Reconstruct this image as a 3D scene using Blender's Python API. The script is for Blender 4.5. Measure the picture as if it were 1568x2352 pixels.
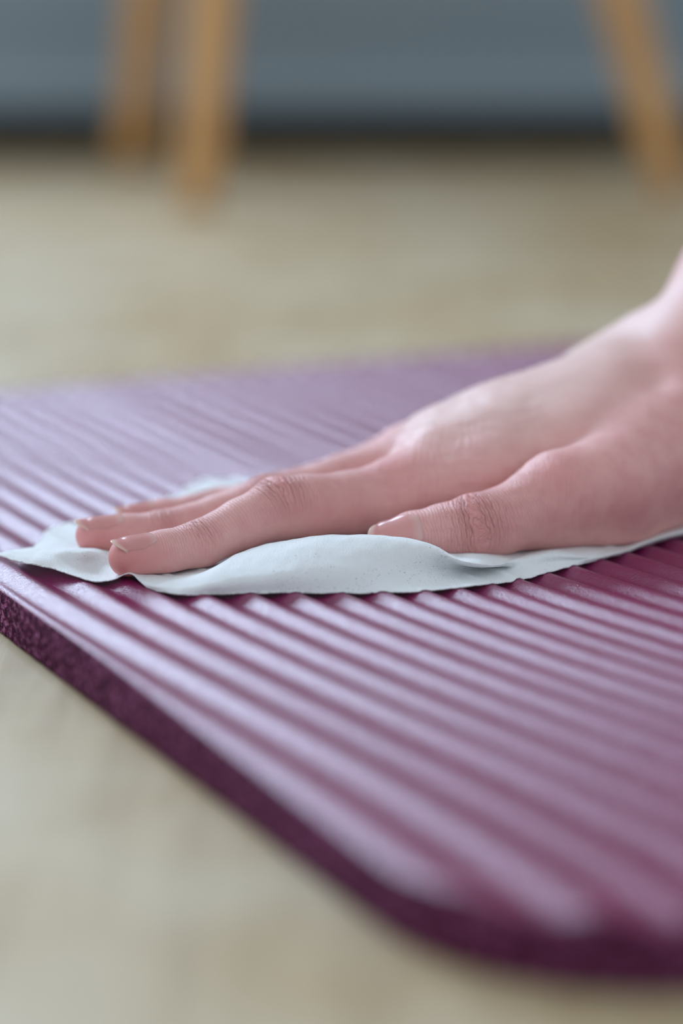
import bpy, bmesh, math, random
import numpy as np
from mathutils import Vector, noise
random.seed(3); np.random.seed(3)
S = bpy.context.scene
for o in list(bpy.data.objects): bpy.data.objects.remove(o)
PI = math.pi

# ------------------------------------------------------------------ camera
PITCH, FPX, CH = .232, 6000.0, .204
cam_d = bpy.data.cameras.new('camera'); cam = bpy.data.objects.new('camera', cam_d)
S.collection.objects.link(cam); S.camera = cam
cam.location = (0, 0, CH); cam.rotation_euler = (PI/2 - PITCH, 0, 0)
cam_d.sensor_fit = 'VERTICAL'; cam_d.sensor_height = 36.0; cam_d.lens = FPX/2352*36.0
cam_d.clip_start = .02; cam_d.clip_end = 50
cam_d.dof.use_dof = True; cam_d.dof.focus_distance = .743; cam_d.dof.aperture_fstop = 3.2

# ------------------------------------------------------------------ world, lights, exposure
W = bpy.data.worlds.new('world'); S.world = W; W.use_nodes = True
bg = W.node_tree.nodes['Background']; bg.inputs[0].default_value = (.80, .90, 1.0, 1); bg.inputs[1].default_value = .95
def area(name, loc, rot, sx, sy, power, col):
    l = bpy.data.lights.new(name, 'AREA'); l.shape = 'RECTANGLE'; l.size = sx; l.size_y = sy
    l.energy = power; l.color = col
    o = bpy.data.objects.new(name, l); S.collection.objects.link(o); o.location = loc; o.rotation_euler = rot
    return o
area('window_daylight', (-1.42, 2.60, 1.32), (math.radians(-90), 0, 0), 1.66, .78, 92, (.60, .775, 1.0))
area('side_fill_light', (-2.3, .7, 1.4), (math.radians(90), 0, math.radians(-90)), 1.8, 1.4, 5, (.86, .93, 1.0))  # added weak fill lamp from the left, no window modelled there
S.view_settings.view_transform = 'Standard'; S.view_settings.look = 'None'
S.view_settings.gamma = 1; S.view_settings.use_curve_mapping = False
S.view_settings.exposure = 0.0
S.cycles.use_denoising = True
S.cycles.max_bounces = 8

# ------------------------------------------------------------------ helpers
RX = np.array([1., 0, 0]); FW = np.array([0, math.cos(PITCH), -math.sin(PITCH)]); UP = np.array([0, math.sin(PITCH), math.cos(PITCH)])
def ray(px, py): return FW + (px-784)/FPX*RX - (py-1176)/FPX*UP
def at_z(px, py, z):
    d = ray(px, py); return np.array([0, 0, CH]) + (z-CH)/d[2]*d
def at_y(px, py, Y):
    d = ray(px, py); return np.array([0, 0, CH]) + Y/d[1]*d
def mk(name, verts, faces, mats, parent=None, smooth=True, fm=None):
    me = bpy.data.meshes.new(name)
    me.from_pydata([tuple(map(float, v)) for v in verts], [], [tuple(int(i) for i in f) for f in faces]); me.update()
    for m in (mats if isinstance(mats, (list, tuple)) else [mats]): me.materials.append(m)
    if smooth: me.polygons.foreach_set('use_smooth', [True]*len(me.polygons))
    if fm is not None: me.polygons.foreach_set('material_index', fm)
    o = bpy.data.objects.new(name, me); S.collection.objects.link(o)
    if parent is not None: o.parent = parent
    return o
def tag(o, label=None, cat=None, group=None, kind=None):
    if label: o['label'] = label
    if cat: o['category'] = cat
    if group: o['group'] = group
    if kind: o['kind'] = kind
    return o
def empty(name, loc=(0, 0, 0)):
    o = bpy.data.objects.new(name, None); S.collection.objects.link(o); o.location = loc
    o.empty_display_size = .02
    return o
def box_geo(x0, x1, y0, y1, z0, z1, bev=.002):
    bm = bmesh.new(); bmesh.ops.create_cube(bm, size=1)
    for v in bm.verts:
        v.co = Vector(((x0+x1)/2+v.co.x*(x1-x0), (y0+y1)/2+v.co.y*(y1-y0), (z0+z1)/2+v.co.z*(z1-z0)))
    if bev: bmesh.ops.bevel(bm, geom=list(bm.edges), offset=bev, segments=2, affect='EDGES')
    return bm
def obj_bm(name, bm, mat, parent=None, smooth=False):
    me = bpy.data.meshes.new(name); bm.to_mesh(me); bm.free(); me.materials.append(mat)
    if smooth: me.polygons.foreach_set('use_smooth', [True]*len(me.polygons))
    o = bpy.data.objects.new(name, me); S.collection.objects.link(o)
    if parent is not None: o.parent = parent
    return o

class N:
    """small node helper"""
    def __init__(s, name):
        s.m = bpy.data.materials.new(name); s.m.use_nodes = True; s.t = s.m.node_tree
        s.b = s.t.nodes['Principled BSDF']
    def n(s, ty, **kw):
        x = s.t.nodes.new(ty)
        for k, v in kw.items():
            if hasattr(x, k) and not isinstance(v, tuple): setattr(x, k, v)
        return x
    def L(s, a, b): s.t.links.new(a, b)
    def set(s, **kw):
        for k, v in kw.items(): s.b.inputs[k.replace('_', ' ')].default_value = v
    def noise(s, scale, detail=3, rough=.5, vec=None, dist=0):
        x = s.t.nodes.new('ShaderNodeTexNoise'); x.inputs['Scale'].default_value = scale
        x.inputs['Detail'].default_value = detail; x.inputs['Roughness'].default_value = rough; x.inputs['Distortion'].default_value = dist
        if vec is not None: s.L(vec, x.inputs['Vector'])
        return x.outputs['Fac']
    def math(s, op, a, b=None, c=None, clamp=False):
        x = s.t.nodes.new('ShaderNodeMath'); x.operation = op; x.use_clamp = clamp
        for i, v in enumerate((a, b, c)):
            if v is None: continue
            if isinstance(v, (int, float)): x.inputs[i].default_value = v
            else: s.L(v, x.inputs[i])
        return x.outputs[0]
    def ramp(s, fac, stops):
        x = s.t.nodes.new('ShaderNodeValToRGB'); e = x.color_ramp.elements
        while len(e) < len(stops): e.new(.5)
        for k, (p, c) in enumerate(stops): e[k].position = p; e[k].color = (*c, 1) if len(c) == 3 else c
        s.L(fac, x.inputs[0]); return x.outputs[0]
    def mix(s, fac, a, b, mode='MIX'):
        x = s.t.nodes.new('ShaderNodeMix'); x.data_type = 'RGBA'; x.blend_type = mode
        for i, v in ((0, fac), (6, a), (7, b)):
            if isinstance(v, (int, float)): x.inputs[i].default_value = v
            elif isinstance(v, tuple): x.inputs[i].default_value = (*v, 1)
            else: s.L(v, x.inputs[i])
        return x.outputs[2]
    def attr(s, name):
        x = s.t.nodes.new('ShaderNodeAttribute'); x.attribute_name = name; return x.outputs['Fac']
    def coords(s, scale=(1, 1, 1), rot=(0, 0, 0)):
        c = s.t.nodes.new('ShaderNodeTexCoord'); m = s.t.nodes.new('ShaderNodeMapping')
        m.inputs['Scale'].default_value = scale; m.inputs['Rotation'].default_value = rot
        s.L(c.outputs['Object'], m.inputs['Vector']); return m.outputs[0]
    def bump(s, height, dist, strength=1.0, prev=None):
        x = s.t.nodes.new('ShaderNodeBump'); x.inputs['Distance'].default_value = dist; x.inputs['Strength'].default_value = strength
        s.L(height, x.inputs['Height'])
        if prev is not None: s.L(prev, x.inputs['Normal'])
        return x.outputs[0]

# ------------------------------------------------------------------ materials
def mat_floor():
    k = N('pale_wood'); ang = math.radians(28)
    v = k.coords((14, 1.6, 1), (0, 0, -ang)); g = k.noise(6, 6, .6, v, .4)
    v2 = k.coords((1, 1, 1)); g2 = k.noise(9, 3, .5, v2)
    v3 = k.coords((140, 5, 1), (0, 0, -ang)); g3 = k.noise(8, 5, .7, v3)
    c = k.ramp(g, [(.30, (.335, .23, .112)), (.55, (.46, .345, .195)), (.8, (.54, .42, .26))])
    c = k.mix(k.math('MULTIPLY', g3, .45), c, (.42, .30, .17), 'MIX')
    c = k.mix(k.ramp(g2, [(.40, (0, 0, 0)), (.62, (.6, .6, .6))]), c, (.56, .48, .35))
    k.L(c, k.b.inputs['Base Color']); k.set(Roughness=.52, Specular_IOR_Level=.4)
    k.L(k.bump(g3, .0002, .5), k.b.inputs['Normal']); return k.m
def mat_mat_top():
    k = N('burgundy_foam_skin'); v = k.coords()
    g = k.noise(60, 3, .5, v)
    c = k.mix(g, (.178, .005, .062), (.228, .009, .084)); k.L(c, k.b.inputs['Base Color'])
    n1 = k.noise(1700, 3, .6, v); n2 = k.noise(800, 2, .5, v)
    h = k.math('ADD', n1, k.math('MULTIPLY', n2, .5))
    k.L(k.bump(h, .00030, .85), k.b.inputs['Normal'])
    k.set(Roughness=.17, Specular_IOR_Level=.9); return k.m
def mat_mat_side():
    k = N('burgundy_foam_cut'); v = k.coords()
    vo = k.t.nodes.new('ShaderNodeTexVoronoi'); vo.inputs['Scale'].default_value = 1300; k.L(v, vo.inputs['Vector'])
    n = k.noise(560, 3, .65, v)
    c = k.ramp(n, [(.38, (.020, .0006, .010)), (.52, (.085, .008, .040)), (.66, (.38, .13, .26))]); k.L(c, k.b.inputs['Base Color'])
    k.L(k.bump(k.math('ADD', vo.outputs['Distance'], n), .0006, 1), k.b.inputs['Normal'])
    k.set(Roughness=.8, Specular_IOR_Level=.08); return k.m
def mat_cloth():
    k = N('white_nonwoven'); v = k.coords()
    v2 = k.coords((1500, 450, 450)); n = k.noise(1.6, 5, .7, v2)
    n2 = k.noise(2600, 2, .6, v)
    sp = k.noise(2200, 1, .5, v); pm = k.noise(45, 2, .5, v)
    m = k.math('MULTIPLY', k.math('GREATER_THAN', sp, .70), k.math('GREATER_THAN', pm, .54))
    c = k.mix(n, (.88, .90, .905), (.95, .96, .965)); c = k.mix(k.math('MULTIPLY', m, .75), c, (.16, .18, .30))
    k.L(c, k.b.inputs['Base Color'])
    k.L(k.bump(k.math('ADD', n, k.math('MULTIPLY', n2, .9)), .00040, .9), k.b.inputs['Normal'])
    k.set(Roughness=.9, Specular_IOR_Level=.2, Subsurface_Weight=.25, Subsurface_Scale=.0015)
    k.b.inputs['Subsurface Radius'].default_value = (1, 1, 1); return k.m
def mat_skin():
    k = N('skin'); v = k.coords()
    fu = k.attr('fu'); jm = k.attr('joint'); dors = k.attr('dorsal'); bl = k.attr('blush'); cr = k.attr('crease')
    big = k.noise(90, 3, .55, v); fine = k.noise(420, 3, .6, v)
    c = k.mix(big, (.76, .425, .39), (.67, .335, .315))
    c = k.mix(k.math('MULTIPLY', bl, k.math('ADD', .55, k.math('MULTIPLY', fine, .5)), clamp=True), c, (.64, .215, .205))
    patch = k.ramp(k.noise(140, 3, .6, v), [(.42, (0, 0, 0)), (.66, (1, 1, 1))])
    c = k.mix(k.math('MULTIPLY', patch, .42), c, (.62, .26, .26))
    c = k.mix(k.math('MULTIPLY', k.attr('pale'), .6, clamp=True), c, (.74, .56, .50))
    # transverse wrinkles measured along each finger
    w = k.math('ADD', k.math('MULTIPLY', fu, 3.3), k.math('MULTIPLY', k.noise(170, 4, .62, v), 9.0))
    sw = k.math('POWER', k.math('ABSOLUTE', k.math('SINE', w)), .45)
    w2 = k.math('ADD', k.math('MULTIPLY', fu, 1.9), k.math('MULTIPLY', k.noise(240, 2, .5, v), 7.0))
    sw2 = k.math('POWER', k.math('ABSOLUTE', k.math('SINE', w2)), .35)
    h = k.math('MULTIPLY', sw, k.math('ADD', k.math('MULTIPLY', dors, .19), k.math('MULTIPLY', jm, .30)))
    h = k.math('ADD', h, k.math('MULTIPLY', sw2, k.math('MULTIPLY', jm, 1.0)))
    dark = k.math('MULTIPLY', k.math('SUBTRACT', 1, sw2), k.math('MULTIPLY', jm, .16), clamp=True)
    c = k.mix(dark, c, (.40, .15, .12)); c = k.mix(k.math('MULTIPLY', cr, .50, clamp=True), c, (.42, .15, .12))
    k.L(c, k.b.inputs['Base Color'])
    vs_ = k.coords((700, 150, 150), (0, math.radians(33), 0)); fold = k.noise(1.0, 2, .5, vs_)
    b0 = k.bump(k.math('MULTIPLY', fold, k.attr('slack')), .0008, .8)
    b1 = k.bump(h, .0009, .9, b0)
    b2 = k.bump(k.noise(1500, 3, .6, v), .00012, .7, b1)
    k.L(b2, k.b.inputs['Normal'])
    k.set(Roughness=.52, Specular_IOR_Level=.42, Subsurface_Weight=.35, Subsurface_Scale=.0035)
    k.b.inputs['Subsurface Radius'].default_value = (1.0, .35, .22); return k.m
def mat_nail():
    k = N('fingernail'); u = k.attr('nu')
    c = k.ramp(u, [(.0, (.66, .40, .37)), (.12, (.66, .38, .35)), (.26, (.62, .28, .26)), (.86, (.60, .26, .245)), (.93, (.68, .42, .36)), (1, (.72, .52, .44))])
    k.L(c, k.b.inputs['Base Color'])
    k.set(Roughness=.22, Specular_IOR_Level=.35, Subsurface_Weight=.15, Subsurface_Scale=.001); return k.m
def mat_leg():
    k = N('oiled_wood'); v = k.coords((60, 60, 4)); n = k.noise(3, 4, .6, v)
    c = k.ramp(n, [(.3, (.48, .235, .075)), (.7, (.68, .38, .14))]); k.L(c, k.b.inputs['Base Color'])
    k.set(Roughness=.4); k.L(k.bump(n, .0003, .4), k.b.inputs['Normal']); return k.m
def plain(name, col, rough=.5, bump=None):
    k = N(name); v = k.coords(); n = k.noise(5, 3, .5, v)
    c = k.mix(n, tuple(x*.93 for x in col), tuple(min(1, x*1.05) for x in col)); k.L(c, k.b.inputs['Base Color'])
    k.set(Roughness=rough)
    if bump: k.L(k.bump(k.noise(bump, 3, .5, v), .0006, .5), k.b.inputs['Normal'])
    return k.m
M_floor, M_top, M_side, M_cloth, M_skin, M_nail, M_leg = mat_floor(), mat_mat_top(), mat_mat_side(), mat_cloth(), mat_skin(), mat_nail(), mat_leg()
M_wall = plain('wall_paint', (.62, .63, .62), .8, 300)
M_cab = plain('grey_blue_lacquer', (.24, .31, .36), .45)
M_plinth = plain('dark_plinth', (.02, .02, .02), .6)
M_white = plain('white_lacquer', (.75, .76, .76), .35)
M_glass = plain('window_glass', (.9, .95, 1.0), .05); M_glass.node_tree.nodes['Principled BSDF'].inputs['Transmission Weight'].default_value = 1.0

# ------------------------------------------------------------------ room shell
ce = obj_bm('ceiling', box_geo(-3, 3, -1.2, 2.82, 2.6, 2.65, 0), plain('ceiling_paint', (.72, .72, .71), .9)); ce['kind'] = 'structure'
fl = obj_bm('floor', box_geo(-3, 3, -1.2, 2.62, -.03, 0, 0), M_floor); fl['kind'] = 'structure'
WX0, WX1, WZ0, WZ1, WY = -2.31, -.53, .87, 1.77, 2.62
wall = bpy.data.objects.new('wall_back', None)
bm = bmesh.new()
for (a, b, c, d) in ((-3, WX0, 0, 2.6), (WX1, 3, 0, 2.6), (WX0, WX1, 0, WZ0), (WX0, WX1, WZ1, 2.6)):
    t = box_geo(a, b, WY, WY+.2, c, d, 0); me = bpy.data.meshes.new('t'); t.to_mesh(me); t.free(); bm.from_mesh(me)
bpy.data.objects.remove(wall); wall = obj_bm('wall_back', bm, M_wall); wall['kind'] = 'structure'
bm = bmesh.new(); fw = .06; mx = (WX0+WX1)/2
for (a, b, c, d) in ((WX0, WX1, WZ0, WZ0+fw), (WX0, WX1, WZ1-fw, WZ1), (WX0, WX0+fw, WZ0, WZ1), (WX1-fw, WX1, WZ0, WZ1), (mx-fw/2, mx+fw/2, WZ0, WZ1)):
    t = box_geo(a, b, WY+.05, WY+.11, c, d, .004); me = bpy.data.meshes.new('t'); t.to_mesh(me); t.free(); bm.from_mesh(me)
win = obj_bm('window_1', bm, M_white); win['kind'] = 'structure'
for a, b in ((WX0+fw, mx-fw/2), (mx+fw/2, WX1-fw)):
    obj_bm('pane', box_geo(a, b, WY+.075, WY+.083, WZ0+fw, WZ1-fw, 0), M_glass, win)

# ------------------------------------------------------------------ low cabinet
CY = 2.10
cab = empty('low_cabinet', (.1, CY, 0)); tag(cab, 'low grey-blue cabinet on a dark recessed plinth behind the wooden stool', 'cabinet')
def cpart(name, *a, mat=M_cab, bev=.002, parent=cab):
    o = obj_bm(name, box_geo(*a, bev), mat, parent); o.matrix_parent_inverse.identity()
    for v in o.data.vertices: v.co -= Vector((.1, CY, 0))
    return o
cpart('body', -1.75, 1.05, CY+.02, CY+.42, .036, .36)
cpart('plinth', -1.71, 1.01, CY+.10, CY+.40, 0, .036, mat=M_plinth)
for i in range(4):
    x0 = -1.75+i*.7
    cpart('drawer', x0+.0015, x0+.6985, CY, CY+.02, .036, .1005)
    cpart('drawer', x0+.0015, x0+.6985, CY, CY+.02, .1045, .357)
cpart('top_board', -1.76, 1.06, CY-.004, CY+.425, .36, .376)

# ------------------------------------------------------------------ three legged stool
feet = [at_z(452, 480, 0), at_z(300, 385, 0), at_z(1545, 450, 0)]
lean = [(.087, .13), (.12, -.13), (-.28, .05)]
stool = empty('wooden_stool', (.0, 1.9, 0)); tag(stool, 'three-legged wooden stool with slanted orange-brown round legs before the cabinet', 'stool')
SH = .43
for f, ln in zip(feet, lean):
    vs, fs = [], []; NS, NR = 20, 24
    for i in range(NS+1):
        t = i/NS; z = t*(SH-.01); r = .0135+.0045*min(1, t*2.0)
        if i == 0: r -= .002
        for j in range(NR):
            a = 2*PI*j/NR; vs.append((f[0]+ln[0]*z+r*math.cos(a), f[1]+ln[1]*z+r*math.sin(a), z + (.0008 if i == 0 else 0)))
    for i in range(NS):
        for j in range(NR): fs.append((i*NR+j, i*NR+(j+1) % NR, (i+1)*NR+(j+1) % NR, (i+1)*NR+j))
    fs.append(tuple(range(NR-1, -1, -1))); fs.append(tuple(NS*NR+j for j in range(NR)))
    o = mk('leg', [(x-0, y-1.9, z) for x, y, z in vs], fs, M_leg, stool)
ctr = np.mean([[f[0]+l[0]*SH, f[1]+l[1]*SH] for f, l in zip(feet, lean)], axis=0)
prof = [(0, -.012), (.10, -.012), (.203, -.008), (.211, 0), (.213, .010), (.207, .017), (.18, .019), (.08, .015), (0, .013)]
vs, fs = [], []; NR = 64
for r, z in prof:
    for j in range(NR):
        a = 2*PI*j/NR; vs.append((ctr[0]+max(r, .0005)*math.cos(a), ctr[1]-1.9+max(r, .0005)*math.sin(a), SH+z))
for i in range(len(prof)-1):
    for j in range(NR): fs.append((i*NR+j, i*NR+(j+1) % NR, (i+1)*NR+(j+1) % NR, (i+1)*NR+j))
mk('seat', vs, fs, M_leg, stool)

# ------------------------------------------------------------------ ribbed mat
K = np.array([.0328, .4436]); E1 = np.array([-.433, .901]); E2 = np.array([.901, .433])
MZ = .0150; LS, LT, RC = .585, 1.80, .058
# rib grooves: traced positions (s along the short edge, t along the long edge), groove number
GR = {1: [(.2469, .0049), (.1919, .0098), (.1377, .0132), (.1046, .0156), (.0728, .0167), (.051, .0186)],
 2: [(.2797, .0165), (.2607, .0171), (.2198, .0212), (.1673, .026), (.1306, .0282), (.0875, .0304), (.0575, .0317)],
 3: [(.2849, .0285), (.2438, .031), (.1867, .0377), (.1557, .0403), (.1064, .0441), (.0838, .0466), (.0615, .0477), (.3693, .0238), (.3395, .024)],
 4: [(.2659, .0399), (.2322, .0422), (.1775, .0509), (.1504, .0546), (.1077, .0592), (.0617, .0616), (.4002, .0341), (.3603, .0358)],
 5: [(.2621, .051), (.2239, .0546), (.1984, .061), (.1721, .0637), (.124, .0704), (.0767, .0751), (.4297, .0439), (.391, .0459), (.3592, .0458)],
 6: [(.2586, .0636), (.2151, .069), (.1839, .0729), (.1422, .0807), (.1065, .0844), (.4394, .055), (.3995, .0572), (.365, .0579)],
 7: [(.2323, .0774), (.2041, .0832), (.16, .0908), (.128, .0943), (.097, .0984), (.4535, .0679), (.4003, .0702)],
 8: [(.2409, .0866), (.2147, .0907), (.1748, .0992), (.1442, .1041), (.1139, .1094), (.4259, .0772), (.3756, .079)],
 9: [(.2276, .0973), (.1889, .1072), (.1584, .1126)], 10: [(.2064, .1128), (.1695, .1193), (.482, .096), (.4096, .0983)],
 11: [(.2201, .1204), (.1839, .127), (.153, .1336)]}
rows, rhs = [], []
def basis(s, t): return [1+0*s, t, s, s*t, s*s, t*t, s*s*t, s*s*s]
for n_, pts in GR.items():
    for s_, t_ in pts: rows.append(basis(s_, t_)); rhs.append(n_)
coef = np.linalg.lstsq(np.array(rows), np.array(rhs, float), rcond=None)[0]
def phase(s, t):
    sc = np.clip(s, .04, .46); tc = np.clip(t, 0, .135)
    return sum(c*b for c, b in zip(coef, basis(sc, tc))) + (t-tc)/.0114
def mat_height(s, t):
    c = np.cos(PI*phase(s, t))**2
    fade = np.clip((LS-s)/.01, 0, 1)*np.clip((LT-t)/.01, 0, 1)
    ph = phase(s, t); ri = np.floor(ph); hs = np.abs(np.sin(ri*12.9898)*43758.5453) % 1.0
    z = MZ - .0019*c + (hs-.5)*.00042*np.sin(PI*(ph-ri))**2 + (((hs*7.3) % 1.0)-.5)*.00035*np.sin(2*PI*(ph-ri))*fade
    z = z + .0006*np.sin(s*19+1.2*np.sin(t*9)) - .0006*np.sin(.25*19)
    return z
def to_world(s, t): return K[0]+E1[0]*s+E2[0]*t, K[1]+E1[1]*s+E2[1]*t
rt = .0016
si = np.concatenate([np.linspace(rt, .46, 231), np.linspace(.466, LS-rt, 25)])
ti = np.concatenate([np.arange(rt, .40, .0009), np.arange(.4005, LT-rt, .0022), [LT-rt]])
Sg, Tg = np.meshgrid(si, ti, indexing='ij')
def corner(Sg, Tg):
    S2, T2 = Sg.copy(), Tg.copy()
    for sc, tc, ss, st in ((RC, RC, -1, -1), (LS-RC, RC, 1, -1), (RC, LT-RC, -1, 1), (LS-RC, LT-RC, 1, 1)):
        u = (Sg-sc)*ss/(RC-rt); v = (Tg-tc)*st/(RC-rt); m = (u > 0) & (v > 0)
        uu, vv = np.clip(u, 0, 1), np.clip(v, 0, 1)
        S2 = np.where(m, sc+ss*(RC-rt)*uu*np.sqrt(1-vv*vv/2), S2); T2 = np.where(m, tc+st*(RC-rt)*vv*np.sqrt(1-uu*uu/2), T2)
    return S2, T2
S2, T2 = corner(Sg, Tg); Z = mat_height(S2, T2); X_, Y_ = to_world(S2, T2)
ni, nj = Sg.shape
verts = np.stack([X_, Y_, Z], -1).reshape(-1, 3)
I, J = np.meshgrid(np.arange(ni-1), np.arange(nj-1), indexing='ij'); a = (I*nj+J).ravel()
faces = np.stack([a, a+nj, a+nj+1, a+1], 1)[:, ::-1]
loop = [0*nj+j for j in range(nj)] + [i*nj+nj-1 for i in range(1, ni)] + [(ni-1)*nj+j for j in range(nj-2, -1, -1)] + [i*nj for i in range(ni-2, 0, -1)]
loop = np.array(loop); P = verts[loop]
tang = np.roll(P, -1, 0)-np.roll(P, 1, 0); nrm = np.stack([-tang[:, 1], tang[:, 0], 0*tang[:, 0]], 1); nrm /= np.linalg.norm(nrm, axis=1)[:, None]
cen = P.mean(0)
if ((P-cen)*nrm).sum() < 0: nrm = -nrm
allv = [verts]; allf = [faces]; fm = [0]*len(faces); prev = loop; base = len(verts); n_l = len(loop)
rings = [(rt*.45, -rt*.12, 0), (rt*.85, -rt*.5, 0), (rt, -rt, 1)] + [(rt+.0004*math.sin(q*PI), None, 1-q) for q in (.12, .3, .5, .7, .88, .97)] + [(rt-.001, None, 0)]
rr = np.random.RandomState(5)
for k_, (off, dz, q) in enumerate(rings):
    R_ = P + nrm*off
    if dz is not None: R_[:, 2] = P[:, 2]+dz
    else:
        R_[:, 2] = .0002+(P[:, 2]-rt-.0002)*q
        R_[:, :2] += nrm[:, :2]*(rr.normal(0, .00010, n_l)[:, None])
    allv.append(R_); idx = base+np.arange(n_l)
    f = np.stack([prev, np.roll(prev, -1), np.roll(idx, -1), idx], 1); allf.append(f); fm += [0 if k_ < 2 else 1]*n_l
    prev = idx; base += n_l
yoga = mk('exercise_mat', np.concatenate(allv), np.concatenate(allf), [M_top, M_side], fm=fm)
tag(yoga, 'thick burgundy foam exercise mat with glossy raised ribs lying on the pale wood floor', 'mat')
bmm = bmesh.new(); bmm.from_mesh(yoga.data); bmesh.ops.recalc_face_normals(bmm, faces=bmm.faces); bmm.to_mesh(yoga.data); bmm.free()

# ------------------------------------------------------------------ white wipe
def zc(px, py, z): return at_z(px, py, z)
# each column: front edge, middle, ridge, behind the ridge, under the hand, back edge   (pixel x, pixel y, height)
COL = [
 [(-14, 1271, .0168), (2, 1268, .0174), (18, 1265, .0178), (45, 1262, .0165), (60, 1262, .0158), (72, 1258, .0158)],
 [(60, 1291, .0172), (68, 1275, .0188), (82, 1258, .0198), (96, 1252, .0170), (96, 1246, .0158), (96, 1234, .0158)],
 [(112, 1302, .0175), (118, 1282, .0195), (130, 1259, .0208), (140, 1250, .0170), (130, 1230, .0157), (120, 1209, .0159)],
 [(162, 1316, .0170), (168, 1292, .0180), (182, 1261, .0205), (190, 1254, .0165), (172, 1230, .0156), (160, 1204, .0158)],
 [(212, 1331, .0158), (214, 1300, .0158), (224, 1266, .0192), (236, 1258, .0160), (250, 1235, .0154), (250, 1203, .0156)],
 [(255, 1329, .0158), (257, 1305, .0158), (262, 1280, .0170), (280, 1262, .0154), (300, 1230, .0154), (325, 1172, .0156)],
 [(300, 1316, .0180), (304, 1310, .0168), (310, 1295, .0156), (320, 1275, .0154), (340, 1230, .0154), (385, 1149, .0156)],
 [(342, 1348, .0158), (348, 1340, .0168), (356, 1328, .0166), (370, 1305, .0154), (390, 1240, .0154), (430, 1122, .0158)],
 [(400, 1361, .0156), (404, 1345, .0170), (410, 1328, .0176), (415, 1310, .0154), (430, 1240, .0154), (466, 1103, .0160)],
 [(480, 1362, .0156), (482, 1335, .0186), (486, 1303, .0200), (492, 1302, .0160), (500, 1240, .0154), (560, 1103, .0158)],
 [(560, 1359, .0156), (560, 1318, .0200), (562, 1263, .0228), (568, 1272, .0175), (590, 1230, .0154), (680, 1103, .0156)],
 [(690, 1358, .0156), (690, 1300, .0218), (692, 1235, .0258), (700, 1243, .0195), (720, 1220, .0154), (800, 1095, .0156)],
 [(830, 1357, .0156), (838, 1295, .0215), (846, 1227, .0266), (854, 1240, .0200), (870, 1220, .0154), (930, 1090, .0156)],
 [(945, 1355, .0156), (960, 1314, .0180), (980, 1245, .0248), (990, 1256, .0180), (1010, 1220, .0154), (1060, 1085, .0156)],
 [(1050, 1347, .0156), (1082, 1304, .0157), (1066, 1293, .0198), (1082, 1279, .0206), (1110, 1220, .0154), (1160, 1080, .0156)],
 [(1120, 1339, .0156), (1150, 1301, .0157), (1136, 1297, .0180), (1152, 1286, .0184), (1180, 1210, .0154), (1240, 1075, .0156)],
 [(1190, 1328, .0156), (1194, 1305, .0160), (1202, 1276, .0184), (1225, 1258, .0162), (1260, 1200, .0154), (1320, 1070, .0156)],
 [(1262, 1311, .0156), (1266, 1292, .0164), (1274, 1266, .0188), (1300, 1245, .0160), (1340, 1190, .0154), (1400, 1065, .0156)],
 [(1340, 1290, .0156), (1345, 1281, .0166), (1352, 1270, .0172), (1370, 1240, .0156), (1410, 1180, .0154), (1480, 1060, .0156)],
 [(1405, 1275, .0158), (1410, 1268, .0170), (1420, 1256, .0160), (1440, 1225, .0154), (1480, 1170, .0154), (1550, 1055, .0156)],
 [(1480, 1250, .0158), (1484, 1242, .0175), (1494, 1228, .0162), (1510, 1200, .0154), (1550, 1150, .0154), (1620, 1050, .0156)],
 [(1545, 1232, .0158), (1550, 1222, .0180), (1560, 1208, .0160), (1580, 1180, .0154), (1620, 1140, .0154), (1690, 1045, .0156)],
 [(1640, 1215, .0156), (1645, 1205, .0160), (1655, 1195, .0156), (1670, 1165, .0154), (1700, 1120, .0154), (1760, 1040, .0156)]]
C = np.array([[zc(*p) for p in col] for col in COL])          # world control points
def catmull(Pts, n):                                           # along axis 0
    m = len(Pts); ts = np.linspace(0, m-1, n); i = np.clip(ts.astype(int), 0, m-2); t = (ts-i).reshape((-1,)+(1,)*(Pts.ndim-1))
    g = lambda k: Pts[np.clip(k, 0, m-1)]
    p0, p1, p2, p3 = g(i-1), g(i), g(i+1), g(i+2)
    return .5*((2*p1)+(-p0+p2)*t+(2*p0-5*p1+4*p2-p3)*t*t+(-p0+3*p1-3*p2+p3)*t**3)
NU, NV = 900, 130
G = catmull(C, NU); G = np.swapaxes(catmull(np.swapaxes(G, 0, 1), NV), 0, 1)
gx, gy = G[:, :, 0]-K[0], G[:, :, 1]-K[1]; dt = E1[0]*E2[1]-E1[1]*E2[0]
gs, gt = (gx*E2[1]-gy*E2[0])/dt, (E1[0]*gy-E1[1]*gx)/dt
for i in range(NU):
    for j in range(NV):
        p = G[i, j]; q = Vector((p[0]*90, p[1]*90, 3.1)); w = noise.noise(q)*.0004 + noise.noise(q*3.1)*.00022
        G[i, j, 2] += w*(.3 if j > 95 else 1)
    e = noise.noise(Vector((i*.33, 7.7, 0)))*.00030 + random.uniform(-1, 1)*.00016       # torn edge
    G[i, 0, 1] += e; G[i, 1, 1] += e*.5
zm = mat_height(gs, gt); rest = .65*zm+.35*(MZ+.0003)+.0003
G[:, :, 2] = np.maximum(G[:, :, 2]-.0003, np.maximum(rest, zm+.00045))
top = G.reshape(-1, 3); th = np.array([0, .00005, -.00035])
I, J = np.meshgrid(np.arange(NU-1), np.arange(NV-1), indexing='ij'); a = (I*NV+J).ravel()
f1 = np.stack([a, a+NV, a+NV+1, a+1], 1)
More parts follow.
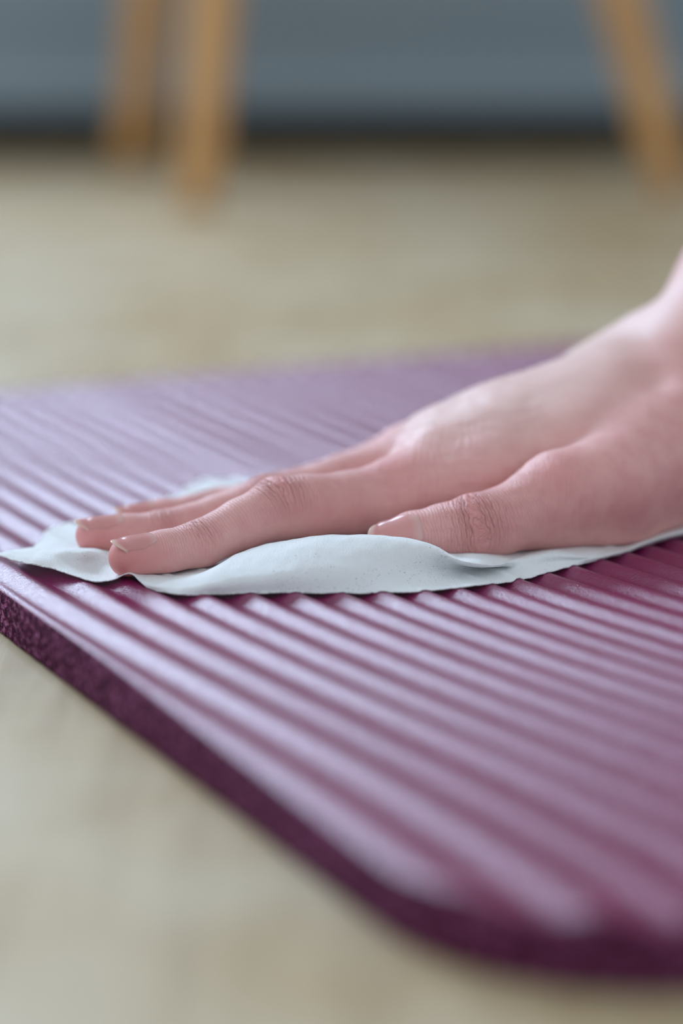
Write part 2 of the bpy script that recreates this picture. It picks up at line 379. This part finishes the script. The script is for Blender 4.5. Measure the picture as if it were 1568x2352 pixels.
b0 = len(top); lp = [j for j in range(NV)]+[i*NV+NV-1 for i in range(1, NU)]+[(NU-1)*NV+j for j in range(NV-2, -1, -1)]+[i*NV for i in range(NU-2, 0, -1)]
lp = np.array(lp); side = np.stack([lp, np.roll(lp, -1), np.roll(lp, -1)+b0, lp+b0], 1)
wipe = mk('cleaning_wipe', np.concatenate([top, top+th]), np.concatenate([f1, f1[:, ::-1]+b0, side]), M_cloth)
tag(wipe, 'crumpled white nonwoven wipe with torn edge pressed flat under the hand on the mat', 'wipe')

# ------------------------------------------------------------------ hand and forearm (one continuous surface from a distance field)
def axis(fine0, fine1, far, h0):
    a = list(np.arange(fine0, fine1, h0)); h = h0
    while a[-1] < far: h = min(h*1.12, 4.0); a.append(a[-1]+h)
    return np.array(a, np.float32)
H0 = .60
ax = axis(-90, 116, 262, H0); ay = axis(704, 866, 1000, H0); az = axis(12.6, 98, 330, H0)
shape = (len(ax), len(ay), len(az))
BIG = 40.0
def new(): return np.full(shape, BIG, np.float32)
def smin(a, b, k):
    h = np.maximum(k-np.abs(a-b), 0)/k; return np.minimum(a, b)-h*h*k*.25
def box(lo, hi):
    sl = []
    for A, l, h in zip((ax, ay, az), lo, hi):
        sl.append(slice(max(0, np.searchsorted(A, l)-1), min(len(A), np.searchsorted(A, h)+1)))
    return tuple(sl)
def cone(D, a, b, ra, rb, k=3.0, n=(0, 0, 1), su=1.0, neg=False):
    a, b, n = (np.array(x, np.float32) for x in (a, b, n)); m = max(ra, rb)*max(1, su)+19
    sl = box(np.minimum(a, b)-m, np.maximum(a, b)+m)
    X, Y, Z = ax[sl[0]][:, None, None], ay[sl[1]][None, :, None], az[sl[2]][None, None, :]
    ab = b-a; L2 = float(ab@ab)+1e-6
    t = np.clip(((X-a[0])*ab[0]+(Y-a[1])*ab[1]+(Z-a[2])*ab[2])/L2, 0, 1)
    wx, wy, wz = X-a[0]-t*ab[0], Y-a[1]-t*ab[1], Z-a[2]-t*ab[2]
    q = wx*wx+wy*wy+wz*wz
    if su != 1.0: wu = wx*n[0]+wy*n[1]+wz*n[2]; q = q+(1/su**2-1)*wu*wu
    d = (np.sqrt(q)-(ra+(rb-ra)*t))*min(1.0, su)
    if neg: D[sl] = -smin(-D[sl], d, k)
    else: D[sl] = smin(D[sl], d, k)
def P3(px, py, Y): return at_y(px, py, Y/1000.)*1000
def unit(v): v = np.array(v, float); return v/np.linalg.norm(v)

FING = {   # joints from knuckle to tip: (pixel x, pixel y, depth mm, radius mm)
 'index': [(935, 1128, 766, 10.2), (800, 1158, 757, 9.6), (700, 1164, 749, 9.3), (640, 1169, 745, 9.1), (555, 1204, 738, 7.3), (455, 1252, 730, 6.8), (375, 1272, 725, 6.5), (297, 1280, 719, 6.0)],
 'middle': [(925, 1070, 787, 9.8), (780, 1110, 779, 8.2), (680, 1140, 771, 7.8), (615, 1153, 766, 7.9), (500, 1190, 759, 6.6), (370, 1220, 753, 6.0), (290, 1228, 750, 5.9), (216, 1230, 747, 5.5)],
 'ring': [(935, 1050, 806, 9.2), (790, 1100, 798, 7.8), (650, 1142, 787, 7.6), (540, 1170, 781, 6.4), (450, 1182, 776, 6.0), (370, 1192, 770, 5.7), (300, 1197, 766, 4.9)],
 'pinky': [(965, 1052, 823, 8.6), (830, 1090, 814, 6.8), (720, 1118, 807, 6.5), (630, 1140, 801, 5.6), (560, 1152, 797, 5.3), (510, 1158, 792, 5.0), (466, 1161, 789, 4.3)],
 'thumb': [(1285, 1140, 752, 12.2), (1200, 1178, 746, 10.0), (1140, 1200, 742, 9.2), (1085, 1212, 739, 9.0), (1020, 1224, 738, 8.0), (950, 1238, 737, 7.4), (893, 1246, 736, 6.2)]}
NUP = {'index': (0, -.20, .98), 'middle': (0, -.14, .99), 'ring': (0, -.08, 1), 'pinky': (0, 0, 1), 'thumb': (-.05, -.78, .62)}
CH_ = {k: (np.array([P3(*q[:3]) for q in v]), np.array([q[3] for q in v])) for k, v in FING.items()}

palm = new()
def pc(D, A, B, ra, rb, k=6, **kw): cone(D, P3(*A), P3(*B), ra, rb, k, **kw)
# metacarpals
pc(palm, (935, 1128, 766), (1180, 1030, 780), 10.2, 11.0, 8); pc(palm, (1180, 1030, 780), (1420, 950, 795), 11.0, 13.5, 8)
pc(palm, (925, 1070, 787), (1150, 985, 797), 9.8, 11.5, 8); pc(palm, (1150, 985, 797), (1400, 905, 808), 11.5, 13.5, 8)
pc(palm, (935, 1050, 806), (1180, 990, 814), 9.2, 11.0, 8); pc(palm, (1180, 990, 814), (1400, 915, 824), 11.0, 12.5, 8)
pc(palm, (965, 1052, 823), (1200, 1010, 832), 8.6, 10.0, 8); pc(palm, (1200, 1010, 832), (1420, 950, 838), 10, 12, 8)
# palm pads
pc(palm, (980, 1140, 780), (1400, 1110, 808), 9, 13, 8); pc(palm, (1010, 1120, 808), (1420, 1090, 835), 8, 13, 8)
pc(palm, (1420, 1120, 790), (1540, 1090, 806), 12.5, 15.5, 8); pc(palm, (1540, 1090, 806), (1560, 1070, 830), 15.0, 13.5, 8)
# wrist and forearm
wr = P3(1500, 948, 812); fa = P3(1722, 668, 838); dirf = unit(fa-wr); el = wr+dirf*275
nf = unit(np.cross(dirf, (-.25, 1, 0)));
if nf[2] < 0: nf = -nf
sidev = unit(np.cross(nf, dirf))
cone(palm, wr-dirf*14, wr+dirf*18, 23.5, 24.0, 12, n=nf, su=.74)
cone(palm, wr+dirf*18, wr+dirf*60, 24.0, 25.5, 10, n=nf, su=.80)
cone(palm, wr+dirf*60, wr+dirf*170, 25.5, 37, 10, n=nf, su=.9)
cone(palm, wr+dirf*170, el, 37, 40, 10, n=nf, su=.95)
pc(palm, (1345, 862, 832), (1470, 800, 838), 9, 10, 10)
# flesh between the metacarpals and in the first web
pc(palm, (1010, 1052, 776), (1400, 925, 800), 10.3, 13, 10); pc(palm, (1010, 1018, 796), (1400, 900, 815), 10.0, 13, 10)
pc(palm, (905, 1168, 758), (1120, 1098, 766), 7, 9.5, 8); pc(palm, (1120, 1098, 766), (1300, 1028, 780), 9.5, 11, 8)
pc(palm, (1330, 1040, 776), (1520, 985, 792), 13, 17, 10)
# thumb: metacarpal ray and pads, then phalanges
thumb = new()
p_, r_ = CH_['thumb']
for i in range(len(p_)-1): cone(thumb, p_[i], p_[i+1], r_[i], r_[i+1], 2.5)
pc(thumb, (1285, 1140, 752), (1400, 1110, 760), 12.2, 13.5, 6); pc(thumb, (1400, 1110, 760), (1530, 1050, 784), 13.5, 16, 6)
pc(thumb, (1250, 1185, 754), (1400, 1168, 766), 9.5, 12.5, 8); pc(thumb, (1400, 1168, 766), (1530, 1110, 788), 12.5, 14, 8)
# blend thumb to palm: tight near the web crease, soft towards the wrist
kx = np.interp(ax, [30, 66, 77, 92], [1.2, 1.2, 7, 17]).astype(np.float32)[:, None, None]
D = smin(palm, thumb, kx)
for nm in ('index', 'middle', 'ring', 'pinky'):
    F = new(); p_, r_ = CH_[nm]
    for i in range(len(p_)-1): cone(F, p_[i], p_[i+1], r_[i], r_[i+1], 2.0)
    D = np.minimum(smin(palm, F, 7.0), D) if nm == 'index' else np.minimum(D, smin(palm, F, 6.0))
    D = D
D = smin(D, np.minimum(palm, thumb), .8)
print('rib fit', np.abs(np.array(rows)@coef-np.array(rhs)).max())
# flat contact with the cloth
floorp = (15.5-az)[None, None, :]
D = -smin(-D, -np.broadcast_to(floorp, shape), 1.6)

def surface_nets(D):
    sgn = D < 0; nx, ny, nz = D.shape
    c = np.zeros((nx-1, ny-1, nz-1), np.uint8)
    for i in (0, 1):
        for j in (0, 1):
            for k in (0, 1): c += sgn[i:nx-1+i, j:ny-1+j, k:nz-1+k]
    act = (c > 0) & (c < 8); ids = np.argwhere(act); idx = np.full(act.shape, -1, np.int32); idx[act] = np.arange(len(ids))
    i, j, k = ids.T; acc = np.zeros((len(ids), 3)); cnt = np.zeros(len(ids))
    cor = [(a, b, c_) for a in (0, 1) for b in (0, 1) for c_ in (0, 1)]
    AX = (ax, ay, az)
    for p in cor:
        for d in range(3):
            if p[d] == 0:
                q = list(p); q[d] = 1
                v0 = D[i+p[0], j+p[1], k+p[2]]; v1 = D[i+q[0], j+q[1], k+q[2]]; m = (v0 < 0) != (v1 < 0)
                t = np.where(m, v0/np.where(m, v0-v1, 1), 0)
                base_ = [i+p[0], j+p[1], k+p[2]]
                for e in range(3):
                    g0 = AX[e][base_[e]]
                    if e == d: g1 = AX[e][base_[e]+1]; g = g0+(g1-g0)*t
                    else: g = g0
                    acc[:, e] += np.where(m, g, 0)
                cnt += m
    V = acc/cnt[:, None]; quads = []
    for d in range(3):
        o1, o2 = [(1, 2), (2, 0), (0, 1)][d]
        s0 = [slice(1, -1)]*3; s0[d] = slice(0, -1); s1 = list(s0); s1[d] = slice(1, None)
        a0, a1 = sgn[tuple(s0)], sgn[tuple(s1)]; e = np.argwhere(a0 != a1)
        flip = a1[tuple(e.T)]
        e = e+1; e[:, d] -= 1
        def I_(da, db):
            q = e.copy(); q[:, o1] -= da; q[:, o2] -= db; return idx[q[:, 0], q[:, 1], q[:, 2]]
        q = np.stack([I_(1, 1), I_(0, 1), I_(0, 0), I_(1, 0)], 1); q[flip] = q[flip][:, ::-1]; quads.append(q)
    return V, np.concatenate(quads)
V, Q = surface_nets(D)
Q = Q[(Q >= 0).all(1)]
# relax a little to remove grid stepping
ed = np.concatenate([Q[:, [0, 1]], Q[:, [1, 2]], Q[:, [2, 3]], Q[:, [3, 0]]])
def relax(V, lam):
    acc = np.zeros_like(V); c = np.bincount(ed[:, 0], minlength=len(V))+np.bincount(ed[:, 1], minlength=len(V))
    for d in range(3): acc[:, d] = np.bincount(ed[:, 0], V[ed[:, 1], d], len(V))+np.bincount(ed[:, 1], V[ed[:, 0], d], len(V))
    return V+lam*(acc/np.maximum(c, 1)[:, None]-V)
for _ in range(5): V = relax(V, .5); V = relax(V, -.48)
def normals(V):
    n = np.cross(V[Q[:, 2]]-V[Q[:, 0]], V[Q[:, 3]]-V[Q[:, 1]]); o = np.zeros_like(V)
    for k in range(4):
        for d in range(3): o[:, d] += np.bincount(Q[:, k], n[:, d], len(V))
    return o/np.maximum(np.linalg.norm(o, axis=1), 1e-9)[:, None]
Nn = normals(V)
def dent(a, b, rad, dep):            # soft hollow (or swelling) along a line on the skin
    global V, Nn
    a, b = P3(*a), P3(*b); ab = b-a; t = np.clip(((V-a)@ab)/(ab@ab), 0, 1); d = np.linalg.norm(V-a-t[:, None]*ab, axis=1)
    V = V-Nn*(dep*np.exp(-(d/rad)**2))[:, None]; Nn = normals(V)
dent((1495, 880, 786), (1468, 985, 778), 8, 4.6)
dent((905, 1035, 770), (1130, 965, 782), 2.8, .3); dent((960, 985, 790), (1200, 905, 800), 2.8, .3)
dent((1440, 905, 790), (1450, 915, 790), 8, -1.2)
# per finger coordinates for wrinkles
fu = np.zeros(len(V)); bestd = np.full(len(V), 1e9); jm = np.zeros(len(V)); dor = np.zeros(len(V)); blush = np.zeros(len(V)); pale = np.zeros(len(V))
JO = {'index': (3, 5), 'middle': (3, 5), 'ring': (2, 4), 'pinky': (2, 4), 'thumb': (3,)}
for nm, (p, r) in CH_.items():
    cum = 0; nv = unit(NUP[nm]); seglen = [np.linalg.norm(p[i+1]-p[i]) for i in range(len(p)-1)]
    cums = np.concatenate([[0], np.cumsum(seglen)])
    for i in range(len(p)-1):
        ab = p[i+1]-p[i]; t = np.clip(((V-p[i])@ab)/(ab@ab), 0, 1); w = V-p[i]-t[:, None]*ab
        dd = np.linalg.norm(w, axis=1)-(r[i]+(r[i+1]-r[i])*t); m = (dd < bestd) & (dd < 4)
        bestd[m] = dd[m]; u_ = cums[i]+t*seglen[i]; fu[m] = u_[m]
        dv = np.clip((Nn@nv)*1.1+.25, 0, 1); ext = np.interp(u_, [0, 14, cums[-1]-9, cums[-1]-3], [0, 1, 1, .15])
        soft = np.clip((3.5-dd)/3, 0, 1)
        dor[m] = (dv*ext*soft)[m]
        g = np.zeros(len(V))
        for q in JO[nm]:
            wd = 6.5 if q == JO[nm][0] else 4.0
            if nm == 'thumb': wd = 7.0
            g += np.exp(-((u_-cums[q])/wd)**2)*(1 if q == JO[nm][0] else .6)
        jm[m] = (g*np.clip((Nn@nv)*1.1-.05, 0, 1)*soft)[m]
        bl = g*.45*np.clip(Nn@nv+.3, 0, 1)+np.interp(u_, [cums[-1]-12, cums[-1]], [0, .8])
        blush[m] = bl[m]
for (px, py, Y, rad, amt) in ((905, 1085, 762, 9, .9), (1282, 1088, 742, 10, .45), (870, 1030, 785, 7, .8), (1000, 1010, 784, 7, .5), (1110, 965, 790, 6, .6), (1200, 925, 795, 6, .4), (1310, 1000, 782, 6, .8), (1530, 830, 800, 14, .6), (1090, 1130, 745, 12, .3), (1330, 1235, 765, 14, .6), (760, 1200, 745, 14, .35), (900, 1010, 786, 5, .6)):
    c = P3(px, py, Y); blush += amt*np.exp(-(np.linalg.norm(V-c, axis=1)/rad)**2)
for (px, py, Y, rad) in ((1020, 985, 782, 16), (1200, 960, 785, 20), (1300, 880, 805, 22), (1450, 760, 830, 34), (1100, 930, 800, 14)):
    pale += np.exp(-(np.linalg.norm(V-P3(px, py, Y), axis=1)/rad)**2)
cn = np.maximum(np.bincount(ed[:, 0], minlength=len(V))+np.bincount(ed[:, 1], minlength=len(V)), 1)
def blur(a, n, keep=None):
    for _ in range(n): a = .3*a+.7*(np.bincount(ed[:, 0], a[ed[:, 1]], len(V))+np.bincount(ed[:, 1], a[ed[:, 0]], len(V)))/cn
    return a
fu, dor, jm, blush = blur(fu, 14), blur(dor, 10), blur(jm, 10), blur(blush, 10)
slack = np.zeros(len(V))
for (px, py, Y, rad) in ((1050, 1075, 766, 13), (960, 1130, 756, 9), (1290, 1150, 742, 13)):
    slack += np.exp(-(np.linalg.norm(V-P3(px, py, Y), axis=1)/rad)**2)
# modelled joint creases: sunk lines across the back of each joint
disp = np.zeros(len(V)); crease = np.zeros(len(V))
rs = np.random.RandomState(11)
for nm, (p, r) in CH_.items():
    nv = unit(NUP[nm])
    for q in JO[nm]:
        a_ = unit(p[q+1]-p[q-1]); s_ = unit(np.cross(a_, nv)); c = p[q]
        rel = V-c; al = rel@a_; la = rel@s_; m = (np.abs(al) < 9) & (np.linalg.norm(rel, axis=1) < r[q]*1.6)
        dm = np.clip((Nn@nv)*1.8-.3, 0, 1)*m
        for off in ((-3.6, -1.6, .2, 1.9, 4.0) if q == JO[nm][0] else (-1.3, .6, 2.0)):
            am, ph = rs.uniform(.5, 1), rs.uniform(0, 6); line = off*(1-.035*la*la*np.sign(off)*0)+.03*off*la*la*.2+.5*np.sin(la*.7+ph)+.25*np.sin(la*1.9+ph*2)
            gz = np.exp(-((al-line)/.55)**2)*am*dm*np.exp(-(la/(r[q]*.62))**4); disp -= .28*gz; crease += gz*.45
        if q == JO[nm][0]: disp += .35*np.exp(-(al/4.5)**2)*dm
V = V+Nn*disp[:, None]
# light roughness of the back of the hand: slack folds behind the index knuckle
for i in range(len(V)):
    x, y, z = V[i]
    if 10 < x < 60 and z > 22:
        V[i] += Nn[i]*noise.noise(Vector((x*.16, y*.16, z*.5)))*.25
body = mk('person', V/1000., Q, M_skin)
for nme, arr in (('fu', fu), ('joint', jm), ('dorsal', dor), ('blush', np.clip(blush, 0, 1.2)), ('pale', np.clip(pale, 0, 1)), ('slack', slack), ('crease', np.clip(crease, 0, 1))):
    at_ = body.data.attributes.new(nme, 'FLOAT', 'POINT'); at_.data.foreach_set('value', arr.astype(np.float32))
tag(body, 'bare right hand and forearm pressing palm down on the white wipe, thumb nearest', 'person')

# ------------------------------------------------------------------ fingernails (children of the person)
def sample(q):
    f = []
    for A, v in zip((ax, ay, az), q):
        i = int(np.clip(np.searchsorted(A, v)-1, 0, len(A)-2)); f.append((i, float((v-A[i])/(A[i+1]-A[i]))))
    (i, a), (j, b), (k, c) = f; B = D[i:i+2, j:j+2, k:k+2]
    B = B[0]*(1-a)+B[1]*a; B = B[0]*(1-b)+B[1]*b; return B[0]*(1-c)+B[1]*c
def skin_at(c, d):
    t = 1.0
    while t < 14 and sample(c+d*t) < 0: t += .25
    lo, hi = t-.25, t
    for _ in range(6):
        m = (lo+hi)/2
        if sample(c+d*m) < 0: lo = m
        else: hi = m
    return lo
def nail(nm, back, width, tip, th=58, roll=0):
    p, r = CH_[nm]; a_ = unit(p[-1]-p[-2]); nv = unit(NUP[nm]); nv = unit(nv-a_*(nv@a_)); s_ = np.cross(a_, nv)
    if s_[1] < 0: s_ = -s_
    nv = unit(nv-s_*math.sin(math.radians(roll)))*1.0; s_ = unit(np.cross(a_, nv)); s_ = s_ if s_[1] > 0 else -s_
    end = p[-1]+a_*r[-1]
    Lf = back+tip; u_on = back-r[-1]*.55                       # last position that lies on the skin
    prof = {}
    vs, nu = [], []; NUu, NVv = 40, 30
    us = [u_on*q/16 for q in range(17)]
    tab = np.zeros((17, NVv+1))
    for a, u in enumerate(us):
        c = end-a_*(back-u)
        for j in range(NVv+1):
            t_ = math.radians(th)*(-1+2*j/NVv); tab[a, j] = skin_at(c, nv*math.cos(t_)+s_*math.sin(t_))
    for _ in range(3): tab[1:-1] = (tab[:-2]+2*tab[1:-1]+tab[2:])/4
    base_w = max(skin_at(end-a_*(back-u_on*.6), s_*math.sin(math.radians(th))+nv*math.cos(math.radians(th)))*math.sin(math.radians(th)), 1e-3)
    for lay in (0, 1):
        for i in range(NUu+1):
            for j in range(NVv+1):
                v = -1+2*j/NVv; t_ = math.radians(th)*v*min(1.0, width/base_w)*(.50+.50*min(1, (i/NUu)/.42)**.7)
                f = i/NUu; u = f*Lf; u = u*(1-.24*v*v*f)+back*.10*(1-f)*v*v
                uc = min(u, u_on); col = np.interp(uc, us, tab[:, int(round((1+math.degrees(t_)/th)*NVv/2))])
                over = max(0, u-u_on)
                rad = col+.24*min(1, uc/2.5)-.45*(1-min(1, uc/1.6))-.6*max(0, abs(v)-.82)/.18-.030*over**1.75
                d_ = nv*math.cos(t_)+s_*math.sin(t_)
                pt = end-a_*(back-u)+d_*(rad-((.32-.2*f) if lay else 0))
                vs.append(pt/1000.); nu.append(f)
    W_ = NVv+1; n0 = (NUu+1)*W_; fs = []
    for i in range(NUu):
        for j in range(NVv):
            a0 = i*W_+j; fs.append((a0, a0+W_, a0+W_+1, a0+1)); fs.append((n0+a0, n0+a0+1, n0+a0+W_+1, n0+a0+W_))
    rim = [j for j in range(W_)]+[i*W_+NVv for i in range(1, NUu+1)]+[NUu*W_+j for j in range(NVv-1, -1, -1)]+[i*W_ for i in range(NUu-1, 0, -1)]
    for q in range(len(rim)): a0, b0_ = rim[q], rim[(q+1) % len(rim)]; fs.append((a0, b0_, b0_+n0, a0+n0))
    o = mk('fingernail', vs, fs, M_nail, body)
    at_ = o.data.attributes.new('nu', 'FLOAT', 'POINT'); at_.data.foreach_set('value', np.array(nu, np.float32))
    bm_ = bmesh.new(); bm_.from_mesh(o.data); bmesh.ops.recalc_face_normals(bm_, faces=bm_.faces); bm_.to_mesh(o.data); bm_.free()
    return o
nail('index', 14.0, 5.4, .5, th=48, roll=5); nail('middle', 15.0, 5.0, .9, th=50, roll=4); nail('ring', 13, 4.7, .8)
nail('pinky', 10.5, 4.0, .6); nail('thumb', 16.5, 7.0, .3)
print('hand verts', len(V), 'quads', len(Q))
